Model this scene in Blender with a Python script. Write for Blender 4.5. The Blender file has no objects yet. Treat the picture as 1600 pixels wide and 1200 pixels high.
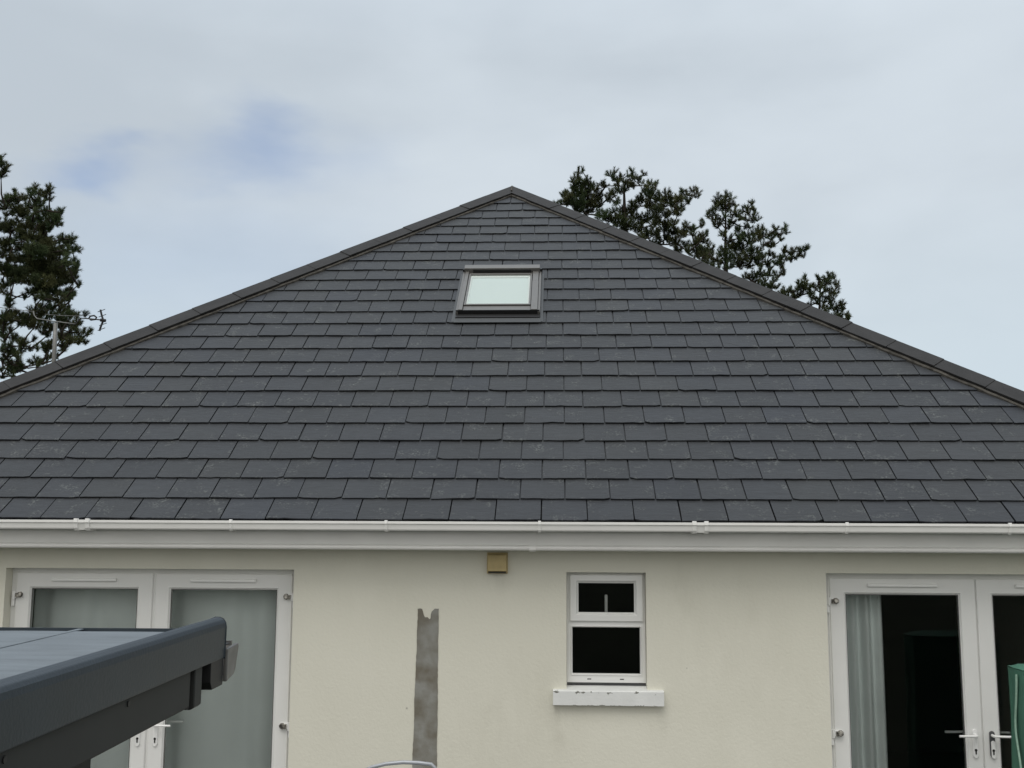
import bpy, math, random
from math import sin, cos, pi, radians
from mathutils import Vector, Matrix, noise

random.seed(7)
S = bpy.context.scene
COL = S.collection

# ------------------------------------------------------------------ camera
cd = bpy.data.cameras.new('camera'); cam = bpy.data.objects.new('camera', cd); COL.objects.link(cam)
CP = Vector((0.1558, -6.8564, -0.0275)); F = 1644.8
PI_, YA, RO = 0.13385, -0.044703, 0.004646
fw = Vector((sin(YA)*cos(PI_), cos(YA)*cos(PI_), sin(PI_)))
rt0 = Vector((cos(YA), -sin(YA), 0)); up0 = rt0.cross(fw)
rt = rt0*cos(RO) + up0*sin(RO); up = up0*cos(RO) - rt0*sin(RO)
m = Matrix((rt, up, -fw)).transposed().to_4x4(); m.translation = CP
cam.matrix_world = m
cd.sensor_width = 36; cd.lens = F/1600*36; cd.clip_start = .05; cd.clip_end = 2000
S.camera = cam

def at(px, py, Y):
    d = fw + rt*((px-800)/F) + up*((600-py)/F)
    return CP + d*((Y-CP.y)/d.y)

# ------------------------------------------------------------------ sky, sun, exposure
SUN_EL, SUN_AZ = radians(60), radians(200)      # azimuth clockwise from +Y: behind the camera, a little to the left
W = bpy.data.worlds.new('World'); S.world = W; W.use_nodes = True
wt = W.node_tree; wt.nodes.clear()
def wn(t, **k):
    n = wt.nodes.new(t)
    for a, b in k.items(): setattr(n, a, b)
    return n
wl = wt.links.new
wo = wn('ShaderNodeOutputWorld'); bg = wn('ShaderNodeBackground'); bg.inputs[1].default_value = .1
wl(bg.outputs[0], wo.inputs[0])
sky = wn('ShaderNodeTexSky', sky_type='NISHITA', sun_disc=False, sun_elevation=SUN_EL, sun_rotation=SUN_AZ)
tc = wn('ShaderNodeTexCoord')
def wmath(op, a, b=None, c=None, clamp=False):
    n = wn('ShaderNodeMath', operation=op); n.use_clamp = clamp
    for i, v in enumerate((a, b, c)):
        if v is None: continue
        if isinstance(v, (int, float)): n.inputs[i].default_value = v
        else: wl(v, n.inputs[i])
    return n.outputs[0]
mapn = wn('ShaderNodeMapping'); mapn.inputs['Scale'].default_value = (1, 1, 2.2); wl(tc.outputs['Generated'], mapn.inputs[0])
n1 = wn('ShaderNodeTexNoise'); n1.inputs['Scale'].default_value = 2.3; n1.inputs['Detail'].default_value = 5; n1.inputs['Roughness'].default_value = .45; n1.inputs['Distortion'].default_value = .4
wl(mapn.outputs[0], n1.inputs['Vector'])
n2 = wn('ShaderNodeTexNoise'); n2.inputs['Scale'].default_value = 7; n2.inputs['Detail'].default_value = 4; n2.inputs['Roughness'].default_value = .5
wl(mapn.outputs[0], n2.inputs['Vector'])
sep = wn('ShaderNodeSeparateXYZ'); wl(tc.outputs['Generated'], sep.inputs[0])
# cloud brightness: brighter towards the hidden sun behind the camera, soft darker bands of cloud
back = wmath('MULTIPLY', wmath('MAXIMUM', wmath('MULTIPLY', sep.outputs[1], -1.0), 0.0), 0.5)
zen = wmath('MULTIPLY', wmath('SMOOTHSTEP' if False else 'MAXIMUM', wmath('SUBTRACT', sep.outputs[2], .42), 0.0), 2.2)
bright = wmath('ADD', wmath('ADD', back, zen), 1.0)
ramp = wn('ShaderNodeValToRGB'); ramp.color_ramp.interpolation = 'EASE'
e = ramp.color_ramp.elements
e[0].position = .30; e[0].color = (.485, .545, .605, 1)
e[1].position = .70; e[1].color = (.610, .675, .735, 1)
# mix the two noises, plus a mild gradient: clearer and paler toward the horizon and to the right
g1 = wmath('ADD', wmath('MULTIPLY', n1.outputs[0], .75), wmath('MULTIPLY', n2.outputs[0], .25))
g2 = wmath('ADD', g1, wmath('MULTIPLY', sep.outputs[0], .22))
g3 = wmath('SUBTRACT', g2, wmath('MULTIPLY', wmath('SUBTRACT', sep.outputs[2], .28), .22))
wl(g3, ramp.inputs[0])
hz = wn('ShaderNodeMix', data_type='RGBA'); hz.inputs[7].default_value = (.520, .650, .720, 1)
wl(ramp.outputs[0], hz.inputs[6])
wl(wmath('MULTIPLY', wmath('SUBTRACT', .30, wmath('ABSOLUTE', sep.outputs[2])), 2.2, clamp=True), hz.inputs[0])
wm = wn('ShaderNodeMix', data_type='RGBA'); wl(wmath('ADD', wmath('MULTIPLY', sep.outputs[1], -1.2), .3, clamp=True), wm.inputs[0]); wl(hz.outputs[2], wm.inputs[6]); wm.inputs[7].default_value = (.615, .612, .592, 1)
sc = wn('ShaderNodeVectorMath', operation='SCALE'); wl(wm.outputs[2], sc.inputs[0]); wl(wmath('MULTIPLY', bright, 10.7), sc.inputs['Scale'])
# thin spots in the cloud where blue sky shows
def hole(px, py, rx, ry, amt):
    c = fw + rt*((px-800)/F) + up*((600-py)/F); c.normalize()
    wv = wn('ShaderNodeVectorMath', operation='SUBTRACT'); wl(tc.outputs['Generated'], wv.inputs[0]); wv.inputs[1].default_value = c
    jt = wn('ShaderNodeVectorMath', operation='MULTIPLY_ADD'); wl(n2.outputs['Color'], jt.inputs[0]); jt.inputs[1].default_value = (.13,)*3
    off = wn('ShaderNodeVectorMath', operation='SUBTRACT'); wl(wv.outputs[0], off.inputs[0]); off.inputs[1].default_value = (.065,)*3
    wl(off.outputs[0], jt.inputs[2])
    s2 = wn('ShaderNodeVectorMath', operation='MULTIPLY'); wl(jt.outputs[0], s2.inputs[0]); s2.inputs[1].default_value = (1/rx, 1/rx, 1/ry)
    ln = wn('ShaderNodeVectorMath', operation='LENGTH'); wl(s2.outputs[0], ln.inputs[0])
    k = wmath('SUBTRACT', 1.0, ln.outputs['Value'], clamp=True)
    k = wmath('MULTIPLY', wmath('MULTIPLY', k, k), wmath('SUBTRACT', 3.0, wmath('MULTIPLY', k, 2.0)))
    return wmath('MULTIPLY', k, amt)
hsum = wmath('ADD', wmath('ADD', hole(390, 250, .095, .044, .40), hole(155, 258, .075, .036, .46)), wmath('ADD', hole(560, 245, .09, .05, .15), hole(330, 420, .30, .12, .15)), clamp=True)
mixs = wn('ShaderNodeMix', data_type='RGBA'); wl(hsum, mixs.inputs[0]); wl(sc.outputs[0], mixs.inputs[6])
skb = wn('ShaderNodeVectorMath', operation='MULTIPLY'); wl(sky.outputs[0], skb.inputs[0]); skb.inputs[1].default_value = (.92, 1.12, 1.42)
wl(skb.outputs[0], mixs.inputs[7])
wl(mixs.outputs[2], bg.inputs[0])

sd = bpy.data.lights.new('sun', 'SUN'); sun = bpy.data.objects.new('sun', sd); COL.objects.link(sun)
sd.energy = 1.0; sd.angle = radians(35); sd.color = (1, .96, .9)
sdir = Vector((sin(SUN_AZ)*cos(SUN_EL), cos(SUN_AZ)*cos(SUN_EL), sin(SUN_EL)))
sun.rotation_euler = sdir.to_track_quat('Z', 'Y').to_euler()
S.view_settings.view_transform = 'Standard'; S.view_settings.look = 'None'
S.view_settings.exposure = 0.0; S.view_settings.gamma = 1.0

# ------------------------------------------------------------------ materials
def mat(name, col, rough=.6, spec=.5, metal=0, noise_amt=0, noise_scale=5, bump=0, bump_scale=60, var=None, col2=None, detail=5, stretch=None, coat=0):
    mt = bpy.data.materials.new(name); mt.use_nodes = True
    nt = mt.node_tree; b = nt.nodes['Principled BSDF']
    b.inputs['Roughness'].default_value = rough; b.inputs['Metallic'].default_value = metal
    b.inputs['Specular IOR Level'].default_value = spec; b.inputs['Coat Weight'].default_value = coat
    c = (*col, 1); b.inputs['Base Color'].default_value = c
    L = nt.links.new
    tco = nt.nodes.new('ShaderNodeTexCoord'); vec = tco.outputs['Object']
    if stretch:
        mp = nt.nodes.new('ShaderNodeMapping'); mp.inputs['Scale'].default_value = stretch; L(vec, mp.inputs[0]); vec = mp.outputs[0]
    out = None
    if noise_amt:
        n = nt.nodes.new('ShaderNodeTexNoise'); n.inputs['Scale'].default_value = noise_scale; n.inputs['Detail'].default_value = detail
        L(vec, n.inputs['Vector'])
        mx = nt.nodes.new('ShaderNodeMix'); mx.data_type = 'RGBA'
        r = nt.nodes.new('ShaderNodeMapRange'); r.inputs[1].default_value = .35; r.inputs[2].default_value = .65
        L(n.outputs[0], r.inputs[0]); L(r.outputs[0], mx.inputs[0])
        c2 = col2 or tuple(x*(1-noise_amt) for x in col)
        mx.inputs[6].default_value = c; mx.inputs[7].default_value = (*c2, 1)
        out = mx.outputs[2]; L(out, b.inputs['Base Color'])
    if var:
        a = nt.nodes.new('ShaderNodeAttribute'); a.attribute_name = var
        mm = nt.nodes.new('ShaderNodeMix'); mm.data_type = 'RGBA'; mm.blend_type = 'MULTIPLY'; mm.inputs[0].default_value = 1
        if out: L(out, mm.inputs[6])
        else: mm.inputs[6].default_value = c
        L(a.outputs['Color'], mm.inputs[7]); out = mm.outputs[2]; L(out, b.inputs['Base Color'])
    if bump:
        n = nt.nodes.new('ShaderNodeTexNoise'); n.inputs['Scale'].default_value = bump_scale; n.inputs['Detail'].default_value = 6
        L(vec, n.inputs['Vector'])
        bp = nt.nodes.new('ShaderNodeBump'); bp.inputs['Strength'].default_value = 1; bp.inputs['Distance'].default_value = bump
        L(n.outputs[0], bp.inputs['Height']); L(bp.outputs[0], b.inputs['Normal'])
    return mt

def render_mat(name, col, low):
    """painted render with faint weather streaks and trowel bump"""
    mt = mat(name, col, .85, .3, noise_amt=.08, noise_scale=1.3, bump=.0016, bump_scale=55, col2=low)
    nt = mt.node_tree; L = nt.links.new; b = nt.nodes['Principled BSDF']
    src = b.inputs['Base Color'].links[0].from_socket
    tco = nt.nodes.new('ShaderNodeTexCoord'); mp = nt.nodes.new('ShaderNodeMapping'); mp.inputs['Scale'].default_value = (1.6, 1.6, .7)
    L(tco.outputs['Object'], mp.inputs[0])
    n = nt.nodes.new('ShaderNodeTexNoise'); n.inputs['Scale'].default_value = 1.6; n.inputs['Detail'].default_value = 7; n.inputs['Roughness'].default_value = .65; L(mp.outputs[0], n.inputs['Vector'])
    r = nt.nodes.new('ShaderNodeMapRange'); r.inputs[1].default_value = .48; r.inputs[2].default_value = .8; r.inputs[3].default_value = 0; r.inputs[4].default_value = .22; L(n.outputs[0], r.inputs[0])
    mx = nt.nodes.new('ShaderNodeMix'); mx.data_type = 'RGBA'; L(r.outputs[0], mx.inputs[0]); L(src, mx.inputs[6])
    mx.inputs[7].default_value = (col[0]*.80, col[1]*.80, col[2]*.76, 1); 
    # weather stains with a place of their own: under the vent, beside and below the sill, along the eaves line
    def mth(op, a, bb=None, cl=False):
        q = nt.nodes.new('ShaderNodeMath'); q.operation = op; q.use_clamp = cl
        for i, vv in enumerate((a, bb)):
            if vv is None: continue
            if isinstance(vv, (int, float)): q.inputs[i].default_value = vv
            else: L(vv, q.inputs[i])
        return q.outputs[0]
    sx = nt.nodes.new('ShaderNodeSeparateXYZ'); L(tco.outputs['Object'], sx.inputs[0])
    def blob(cx, cz, rx, rz, amt):
        dx = mth('DIVIDE', mth('SUBTRACT', sx.outputs[0], cx), rx); dz = mth('DIVIDE', mth('SUBTRACT', sx.outputs[2], cz), rz)
        return mth('MULTIPLY', mth('SUBTRACT', 1.0, mth('ADD', mth('MULTIPLY', dx, dx), mth('MULTIPLY', dz, dz)), True), amt)
    tot = None
    for bl in ((-.25, -.36, .12, .14, .9), (.16, -1.26, .10, .22, .9), (.80, -1.27, .09, .25, .8), (.02, -1.30, .40, .55, .55), (-1.35, -.30, .5, .12, .35), (1.25, -.75, .55, .60, .35), (.95, -.45, .12, .22, .5), (1.65, -1.3, .3, .5, .35), (-.4, -1.5, .25, .5, .35)):
        z_ = blob(*bl); tot = z_ if tot is None else mth('ADD', tot, z_)
    n3 = nt.nodes.new('ShaderNodeTexNoise'); n3.inputs['Scale'].default_value = 5; n3.inputs['Detail'].default_value = 7; n3.inputs['Roughness'].default_value = .68; L(mp.outputs[0], n3.inputs['Vector'])
    r3 = nt.nodes.new('ShaderNodeMapRange'); r3.inputs[1].default_value = .40; r3.inputs[2].default_value = .68; L(n3.outputs[0], r3.inputs[0])
    st_ = mth('MULTIPLY', tot, mth('MULTIPLY', r3.outputs[0], .30), True)
    m4 = nt.nodes.new('ShaderNodeMix'); m4.data_type = 'RGBA'; L(st_, m4.inputs[0]); L(mx.outputs[2], m4.inputs[6]); m4.inputs[7].default_value = (.42, .40, .33, 1); mx = m4
    # small pits and specks
    v = nt.nodes.new('ShaderNodeTexVoronoi'); v.inputs['Scale'].default_value = 3.2; L(tco.outputs['Object'], v.inputs['Vector'])
    r2 = nt.nodes.new('ShaderNodeMapRange'); r2.inputs[1].default_value = .028; r2.inputs[2].default_value = .012; r2.inputs[4].default_value = .55; L(v.outputs['Distance'], r2.inputs[0])
    m2 = nt.nodes.new('ShaderNodeMix'); m2.data_type = 'RGBA'; L(r2.outputs[0], m2.inputs[0]); L(mx.outputs[2], m2.inputs[6]); m2.inputs[7].default_value = (.2, .19, .16, 1)
    L(m2.outputs[2], b.inputs['Base Color'])
    return mt

def slate_mat():
    mt = mat('slate', (.027, .029, .0335), .58, .32, noise_amt=.2, noise_scale=.9, var='tone', col2=(.031, .033, .036))
    nt = mt.node_tree; L = nt.links.new; b = nt.nodes['Principled BSDF']
    src = b.inputs['Base Color'].links[0].from_socket
    uv = nt.nodes.new('ShaderNodeAttribute'); uv.attribute_name = 'local'     # per-slate coordinates, so no pattern runs across slates
    # riven grain: diagonal fine noise
    mp = nt.nodes.new('ShaderNodeMapping'); mp.inputs['Rotation'].default_value = (0, 0, .9); mp.inputs['Scale'].default_value = (6, 26, 6); L(uv.outputs['Vector'], mp.inputs[0])
    g = nt.nodes.new('ShaderNodeTexNoise'); g.inputs['Scale'].default_value = 1.4; g.inputs['Detail'].default_value = 7; g.inputs['Roughness'].default_value = .6; L(mp.outputs[0], g.inputs['Vector'])
    n = nt.nodes.new('ShaderNodeTexNoise'); n.inputs['Scale'].default_value = 7; n.inputs['Detail'].default_value = 8; n.inputs['Roughness'].default_value = .7; L(uv.outputs['Vector'], n.inputs['Vector'])
    r = nt.nodes.new('ShaderNodeMapRange'); r.inputs[1].default_value = .53; r.inputs[2].default_value = .70; r.inputs[4].default_value = .65; L(n.outputs[0], r.inputs[0])
    f = nt.nodes.new('ShaderNodeTexNoise'); f.inputs['Scale'].default_value = 60; f.inputs['Detail'].default_value = 3; L(uv.outputs['Vector'], f.inputs['Vector'])
    fr = nt.nodes.new('ShaderNodeMapRange'); fr.inputs[1].default_value = .48; fr.inputs[2].default_value = .62; L(f.outputs[0], fr.inputs[0])
    mu = nt.nodes.new('ShaderNodeMath'); mu.operation = 'MULTIPLY'; L(r.outputs[0], mu.inputs[0]); L(fr.outputs[0], mu.inputs[1])
    mx = nt.nodes.new('ShaderNodeMix'); mx.data_type = 'RGBA'; L(mu.outputs[0], mx.inputs[0]); L(src, mx.inputs[6]); mx.inputs[7].default_value = (.16, .17, .16, 1)
    g2 = nt.nodes.new('ShaderNodeMapRange'); g2.inputs[1].default_value = .35; g2.inputs[2].default_value = .7; g2.inputs[3].default_value = .88; g2.inputs[4].default_value = 1.14; L(g.outputs[0], g2.inputs[0])
    m3 = nt.nodes.new('ShaderNodeVectorMath'); m3.operation = 'SCALE'; L(mx.outputs[2], m3.inputs[0]); L(g2.outputs[0], m3.inputs['Scale'])
    L(m3.outputs[0], b.inputs['Base Color'])
    ad = nt.nodes.new('ShaderNodeMath'); ad.operation = 'ADD'; L(g.outputs[0], ad.inputs[0]); L(n.outputs[0], ad.inputs[1])
    bp = nt.nodes.new('ShaderNodeBump'); bp.inputs['Distance'].default_value = .005; bp.inputs['Strength'].default_value = .8; L(ad.outputs[0], bp.inputs['Height']); L(bp.outputs[0], b.inputs['Normal'])
    rr = nt.nodes.new('ShaderNodeMapRange'); rr.inputs[3].default_value = .46; rr.inputs[4].default_value = .68; L(n.outputs[0], rr.inputs[0]); L(rr.outputs[0], b.inputs['Roughness'])
    return mt

def glass_mat(name, tint=(.93, .955, .945), rough=.0, ior=1.5):
    mt = bpy.data.materials.new(name); mt.use_nodes = True; nt = mt.node_tree; nt.nodes.clear(); L = nt.links.new
    o = nt.nodes.new('ShaderNodeOutputMaterial'); mx = nt.nodes.new('ShaderNodeMixShader'); t = nt.nodes.new('ShaderNodeBsdfTransparent'); g = nt.nodes.new('ShaderNodeBsdfGlossy'); fr = nt.nodes.new('ShaderNodeFresnel')
    t.inputs[0].default_value = (*tint, 1); g.inputs['Roughness'].default_value = rough; fr.inputs[0].default_value = ior
    L(fr.outputs[0], mx.inputs[0]); L(t.outputs[0], mx.inputs[1]); L(g.outputs[0], mx.inputs[2]); L(mx.outputs[0], o.inputs[0])
    return mt

def sill_mat():
    mt = mat('sill_paint', (.76, .77, .76), .6, .4, noise_amt=.07, noise_scale=8, bump=.001, bump_scale=60)
    nt = mt.node_tree; L = nt.links.new; b = nt.nodes['Principled BSDF']; src = b.inputs['Base Color'].links[0].from_socket
    tco = nt.nodes.new('ShaderNodeTexCoord'); mp = nt.nodes.new('ShaderNodeMapping'); mp.inputs['Scale'].default_value = (1, 1, 1.8); L(tco.outputs['Object'], mp.inputs[0])
    n = nt.nodes.new('ShaderNodeTexNoise'); n.inputs['Scale'].default_value = 24; n.inputs['Detail'].default_value = 6; n.inputs['Roughness'].default_value = .65; L(mp.outputs[0], n.inputs['Vector'])
    sx = nt.nodes.new('ShaderNodeSeparateXYZ'); L(tco.outputs['Object'], sx.inputs[0])
    # flaking is worst along the arrises (top edge near z=-1.10, bottom edge near z=-1.18)
    def band(z, w):
        a = nt.nodes.new('ShaderNodeMath'); a.operation = 'SUBTRACT'; L(sx.outputs[2], a.inputs[0]); a.inputs[1].default_value = z
        c = nt.nodes.new('ShaderNodeMath'); c.operation = 'ABSOLUTE'; L(a.outputs[0], c.inputs[0])
        r = nt.nodes.new('ShaderNodeMapRange'); r.inputs[1].default_value = 0; r.inputs[2].default_value = w; r.inputs[3].default_value = .17; r.inputs[4].default_value = 0; L(c.outputs[0], r.inputs[0]); return r.outputs[0]
    s = nt.nodes.new('ShaderNodeMath'); s.operation = 'ADD'; L(band(-1.104, .016), s.inputs[0]); L(band(-1.186, .010), s.inputs[1])
    s2 = nt.nodes.new('ShaderNodeMath'); s2.operation = 'ADD'; L(s.outputs[0], s2.inputs[0]); L(n.outputs[0], s2.inputs[1])
    r = nt.nodes.new('ShaderNodeMapRange'); r.inputs[1].default_value = .70; r.inputs[2].default_value = .73; L(s2.outputs[0], r.inputs[0])
    mx = nt.nodes.new('ShaderNodeMix'); mx.data_type = 'RGBA'; L(r.outputs[0], mx.inputs[0]); L(src, mx.inputs[6]); mx.inputs[7].default_value = (.20, .20, .18, 1); L(mx.outputs[2], b.inputs['Base Color'])
    return mt

M = dict(
    slate=slate_mat(),
    deck=mat('roof_felt', (.02, .02, .022), .9),
    wall=render_mat('cream_render', (.73, .715, .625), (.70, .685, .595)),
    patch=mat('cement', (.27, .27, .25), .9, .3, noise_amt=.4, noise_scale=9, bump=.002, bump_scale=50, col2=(.17, .155, .125), detail=2),
    fascia=mat('white_upvc', (.76, .755, .735), .4, .5, noise_amt=.06, noise_scale=3),
    gutter=mat('white_gutter', (.80, .795, .775), .35, .5, noise_amt=.05, noise_scale=4),
    upvc=mat('door_upvc', (.79, .79, .775), .42, .5, noise_amt=.04, noise_scale=3),
    seal=mat('rubber_seal', (.10, .10, .10), .6),
    hardware=mat('white_handle', (.85, .85, .84), .3, .5),
    chrome=mat('hinge_metal', (.42, .40, .36), .35, .5, metal=.8, noise_amt=.85, noise_scale=45),
    dark=mat('dark_metal', (.07, .07, .075), .45, .5),
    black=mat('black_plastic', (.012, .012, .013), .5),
    keyhole=mat('keyhole_dark', (.01, .01, .01), .6),
    glass=glass_mat('window_glass'),
    skyglass=glass_mat('roof_glass', (.93, .975, .965), ior=1.45),
    hip=mat('hip_tile_concrete', (.025, .0235, .023), .7, .3, noise_amt=.3, noise_scale=7, bump=.002, bump_scale=70),
    mortar=mat('mortar', (.10, .093, .082), .9, .2, noise_amt=.55, noise_scale=16, bump=.006, bump_scale=40),
    sill=sill_mat(),
    vent=mat('tan_vent', (.52, .41, .20), .5, .4, noise_amt=.18, noise_scale=12),
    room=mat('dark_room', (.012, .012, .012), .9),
    curtain=mat('curtain_cloth', (.86, .90, .89), .8, .2, noise_amt=.06, noise_scale=3),
    clad=mat('grey_cladding', (.125, .12, .115), .42, .5, noise_amt=.08, noise_scale=20),
    cladd=mat('dark_flashing', (.045, .048, .05), .5, .5, noise_amt=.1, noise_scale=14),
    blind=mat('white_blind', (.62, .66, .65), .8, .2),
    membrane=mat('membrane', (.15, .172, .19), .55, .5, noise_amt=.22, noise_scale=5, bump=.002, bump_scale=40, stretch=(1, 4, 4)),
    trim=mat('edge_trim', (.018, .028, .038), .42, .5, noise_amt=.15, noise_scale=9, bump=.0006, bump_scale=120),
    shedfascia=mat('shed_fascia', (.026, .027, .026), .6, .4, noise_amt=.1, noise_scale=9),
    browngut=mat('brown_gutter', (.14, .137, .132), .35, .5, noise_amt=.3, noise_scale=30),
    galv=mat('galvanised', (.20, .20, .19), .5, .4, metal=.3, noise_amt=.25, noise_scale=20),
    rail=mat('grey_tube', (.36, .38, .41), .35, .5, metal=.2),
    cover=mat('green_cover', (.055, .16, .11), .6, .35, noise_amt=.25, noise_scale=4, bump=.003, bump_scale=14),
    zip=mat('pale_zip', (.30, .46, .36), .6, .3, noise_amt=.2, noise_scale=60),
    ground=mat('grass_ground', (.04, .05, .03), .95, .2, noise_amt=.4, noise_scale=.6),
    paving=mat('paving', (.14, .135, .125), .85, .3, noise_amt=.3, noise_scale=2),
    bark=mat('bark', (.040, .032, .026), .9, .2, noise_amt=.4, noise_scale=8),
    needle=mat('needles', (.044, .058, .026), .75, .2, var='tone'),
    plaster=mat('plaster_white', (.7, .7, .68), .7),
)

# ------------------------------------------------------------------ mesh builder
class MB:
    def __init__(s): s.v = []; s.f = []; s.tone = []; s.loc = []
    def vert(s, p, tone=(1, 1, 1), loc=(0, 0, 0)):
        s.v.append(tuple(p)); s.tone.append(tone); s.loc.append(loc); return len(s.v)-1
    def poly(s, pts, tone=(1, 1, 1)): s.f.append([s.vert(p, tone) for p in pts])
    def box(s, x0, x1, y0, y1, z0, z1):
        b = len(s.v)
        for x in (x0, x1):
            for y in (y0, y1):
                for z in (z0, z1): s.vert((x, y, z))
        for q in ((0,1,3,2),(4,6,7,5),(0,4,5,1),(2,3,7,6),(0,2,6,4),(1,5,7,3)): s.f.append([b+i for i in q])
    def prism(s, prof, a, b, fn):
        """closed profile (list of 2-tuples) swept from a to b; fn(t, u, v) -> point"""
        n = len(prof); i0 = len(s.v)
        for t in (a, b):
            for u, v in prof: s.vert(fn(t, u, v))
        for i in range(n):
            j = (i+1) % n; s.f.append([i0+i, i0+j, i0+n+j, i0+n+i])
        s.f.append([i0+i for i in range(n)][::-1]); s.f.append([i0+n+i for i in range(n)])
    def ring(s, x0, x1, z0, z1, prof):
        """mitred picture-frame: prof = [(inset, y)...] outer to inner"""
        for (i0, y0), (i1, y1) in zip(prof, prof[1:]):
            a = [(x0+i0, y0, z0+i0), (x1-i0, y0, z0+i0), (x1-i0, y0, z1-i0), (x0+i0, y0, z1-i0)]
            b = [(x0+i1, y1, z0+i1), (x1-i1, y1, z0+i1), (x1-i1, y1, z1-i1), (x0+i1, y1, z1-i1)]
            for k in range(4):
                j = (k+1) % 4; s.poly([a[k], a[j], b[j], b[k]])
    def tube(s, pts, r, n=8, cap=True):
        pts = [Vector(p) for p in pts]; rs = r if isinstance(r, (list, tuple)) else [r]*len(pts)
        rings = []; prev = None
        for i, p in enumerate(pts):
            d = (pts[min(i+1, len(pts)-1)] - pts[max(i-1, 0)]).normalized()
            if prev is None:
                a = d.orthogonal().normalized()
            else:
                a = (prev - d*prev.dot(d)).normalized()
            prev = a; b = d.cross(a)
            rings.append([s.vert(p + (a*cos(2*pi*k/n) + b*sin(2*pi*k/n))*rs[i]) for k in range(n)])
        for A, B in zip(rings, rings[1:]):
            for k in range(n): s.f.append([A[k], A[(k+1) % n], B[(k+1) % n], B[k]])
        if cap: s.f.append(rings[0][::-1]); s.f.append(rings[-1])
    def build(s, name, m, parent=None, smooth=False, bevel=0, recalc=True):
        me = bpy.data.meshes.new(name); me.from_pydata(s.v, [], s.f)
        me.materials.append(m)
        if any(t != (1, 1, 1) for t in s.tone):
            a = me.attributes.new('tone', 'FLOAT_COLOR', 'POINT')
            a.data.foreach_set('color', [c for t in s.tone for c in (*t, 1)])
        if any(l != (0, 0, 0) for l in s.loc):
            a = me.attributes.new('local', 'FLOAT_VECTOR', 'POINT')
            a.data.foreach_set('vector', [c for t in s.loc for c in t])
        me.update()
        if smooth:
            me.polygons.foreach_set('use_smooth', [True]*len(me.polygons))
        o = bpy.data.objects.new(name, me); COL.objects.link(o)
        if parent: o.parent = parent; o.matrix_parent_inverse = parent.matrix_world.inverted() if False else Matrix.Translation(-wloc(parent))
        if bevel:
            bv = o.modifiers.new('bevel', 'BEVEL'); bv.width = bevel; bv.segments = 2; bv.limit_method = 'ANGLE'
        return o
def wloc(o):
    v = Vector((0, 0, 0))
    while o is not None: v = v + o.location; o = o.parent if False else None
    return v
def empty(name, loc, label, cat, group=None):
    o = bpy.data.objects.new(name, None); COL.objects.link(o); o.location = loc; o.empty_display_size = .2
    o['label'] = label; o['category'] = cat
    if group: o['group'] = group
    return o
def lab(o, text): o['label'] = text; return o

GZ = -2.45
# ------------------------------------------------------------------ ground
b = MB(); b.poly([(-400, -400, GZ-.02), (400, -400, GZ-.02), (400, 400, GZ-.02), (-400, 400, GZ-.02)])
g = b.build('ground', M['ground']); g['kind'] = 'structure'
b = MB(); b.box(-7, 7, -3.4, .27, GZ-.018, GZ)
g = b.build('patio', M['paving']); g['kind'] = 'structure'

# ------------------------------------------------------------------ the house
UA, SA, P_ = -.404, 6.77, .6357
CPc, SP = cos(P_), sin(P_)
HALF = SA*CPc; RIDGE = 4.0; DEP = 2*HALF + RIDGE
XL, XR = UA-HALF, UA+HALF
house = empty('bungalow', (UA, .28, GZ), 'cream rendered bungalow with dark slate hipped roof filling the middle of the view', 'house')

WY, WT = .28, .30
OPEN = [(-3.616, -1.629, GZ, -.328), (.206, .733, -1.088, -.333), (1.915, 3.915, GZ, -.328)]
b = MB()
wx0, wx1, wz1 = XL+.28, XR-.28, -.12
xs = sorted({wx0, wx1, *[o[0] for o in OPEN], *[o[1] for o in OPEN]}); zs = sorted({GZ, wz1, *[o[2] for o in OPEN], *[o[3] for o in OPEN]})
def inopen(x, z): return any(o[0] < x < o[1] and o[2] < z < o[3] for o in OPEN)
for x0, x1 in zip(xs, xs[1:]):
    for z0, z1 in zip(zs, zs[1:]):
        if inopen((x0+x1)/2, (z0+z1)/2): continue
        for y in (WY, WY+WT): b.poly([(x0, y, z0), (x1, y, z0), (x1, y, z1), (x0, y, z1)])
for x0, x1, z0, z1 in OPEN:
    for q in ([(x0, z0), (x0, z1)], [(x1, z0), (x1, z1)], [(x0, z1), (x1, z1)], [(x0, z0), (x1, z0)]):
        (xa, za), (xb, zb) = q; b.poly([(xa, WY, za), (xb, WY, zb), (xb, WY+WT, zb), (xa, WY+WT, za)])
b.poly([(wx0, WY, wz1), (wx1, WY, wz1), (wx1, WY+WT, wz1), (wx0, WY+WT, wz1)])
b.box(wx0, wx0+.3, WY+WT, DEP-.28, GZ, wz1); b.box(wx1-.3, wx1, WY+WT, DEP-.28, GZ, wz1); b.box(wx0+.3, wx1-.3, DEP-.58, DEP-.28, GZ, wz1)
b.poly([(wx0, WY, GZ), (wx0, WY+WT, GZ), (wx0, WY+WT, wz1), (wx0, WY, wz1)]); b.poly([(wx1, WY, GZ), (wx1, WY+WT, GZ), (wx1, WY+WT, wz1), (wx1, WY, wz1)])
b.build('wall', M['wall'], house)
# rooms inside: floor, ceiling, partitions
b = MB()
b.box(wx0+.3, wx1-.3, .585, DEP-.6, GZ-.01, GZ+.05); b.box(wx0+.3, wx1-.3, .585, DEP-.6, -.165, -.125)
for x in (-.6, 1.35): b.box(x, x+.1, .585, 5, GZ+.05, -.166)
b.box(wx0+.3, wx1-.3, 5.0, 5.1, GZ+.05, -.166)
b.build('interior', M['room'], house)

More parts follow.
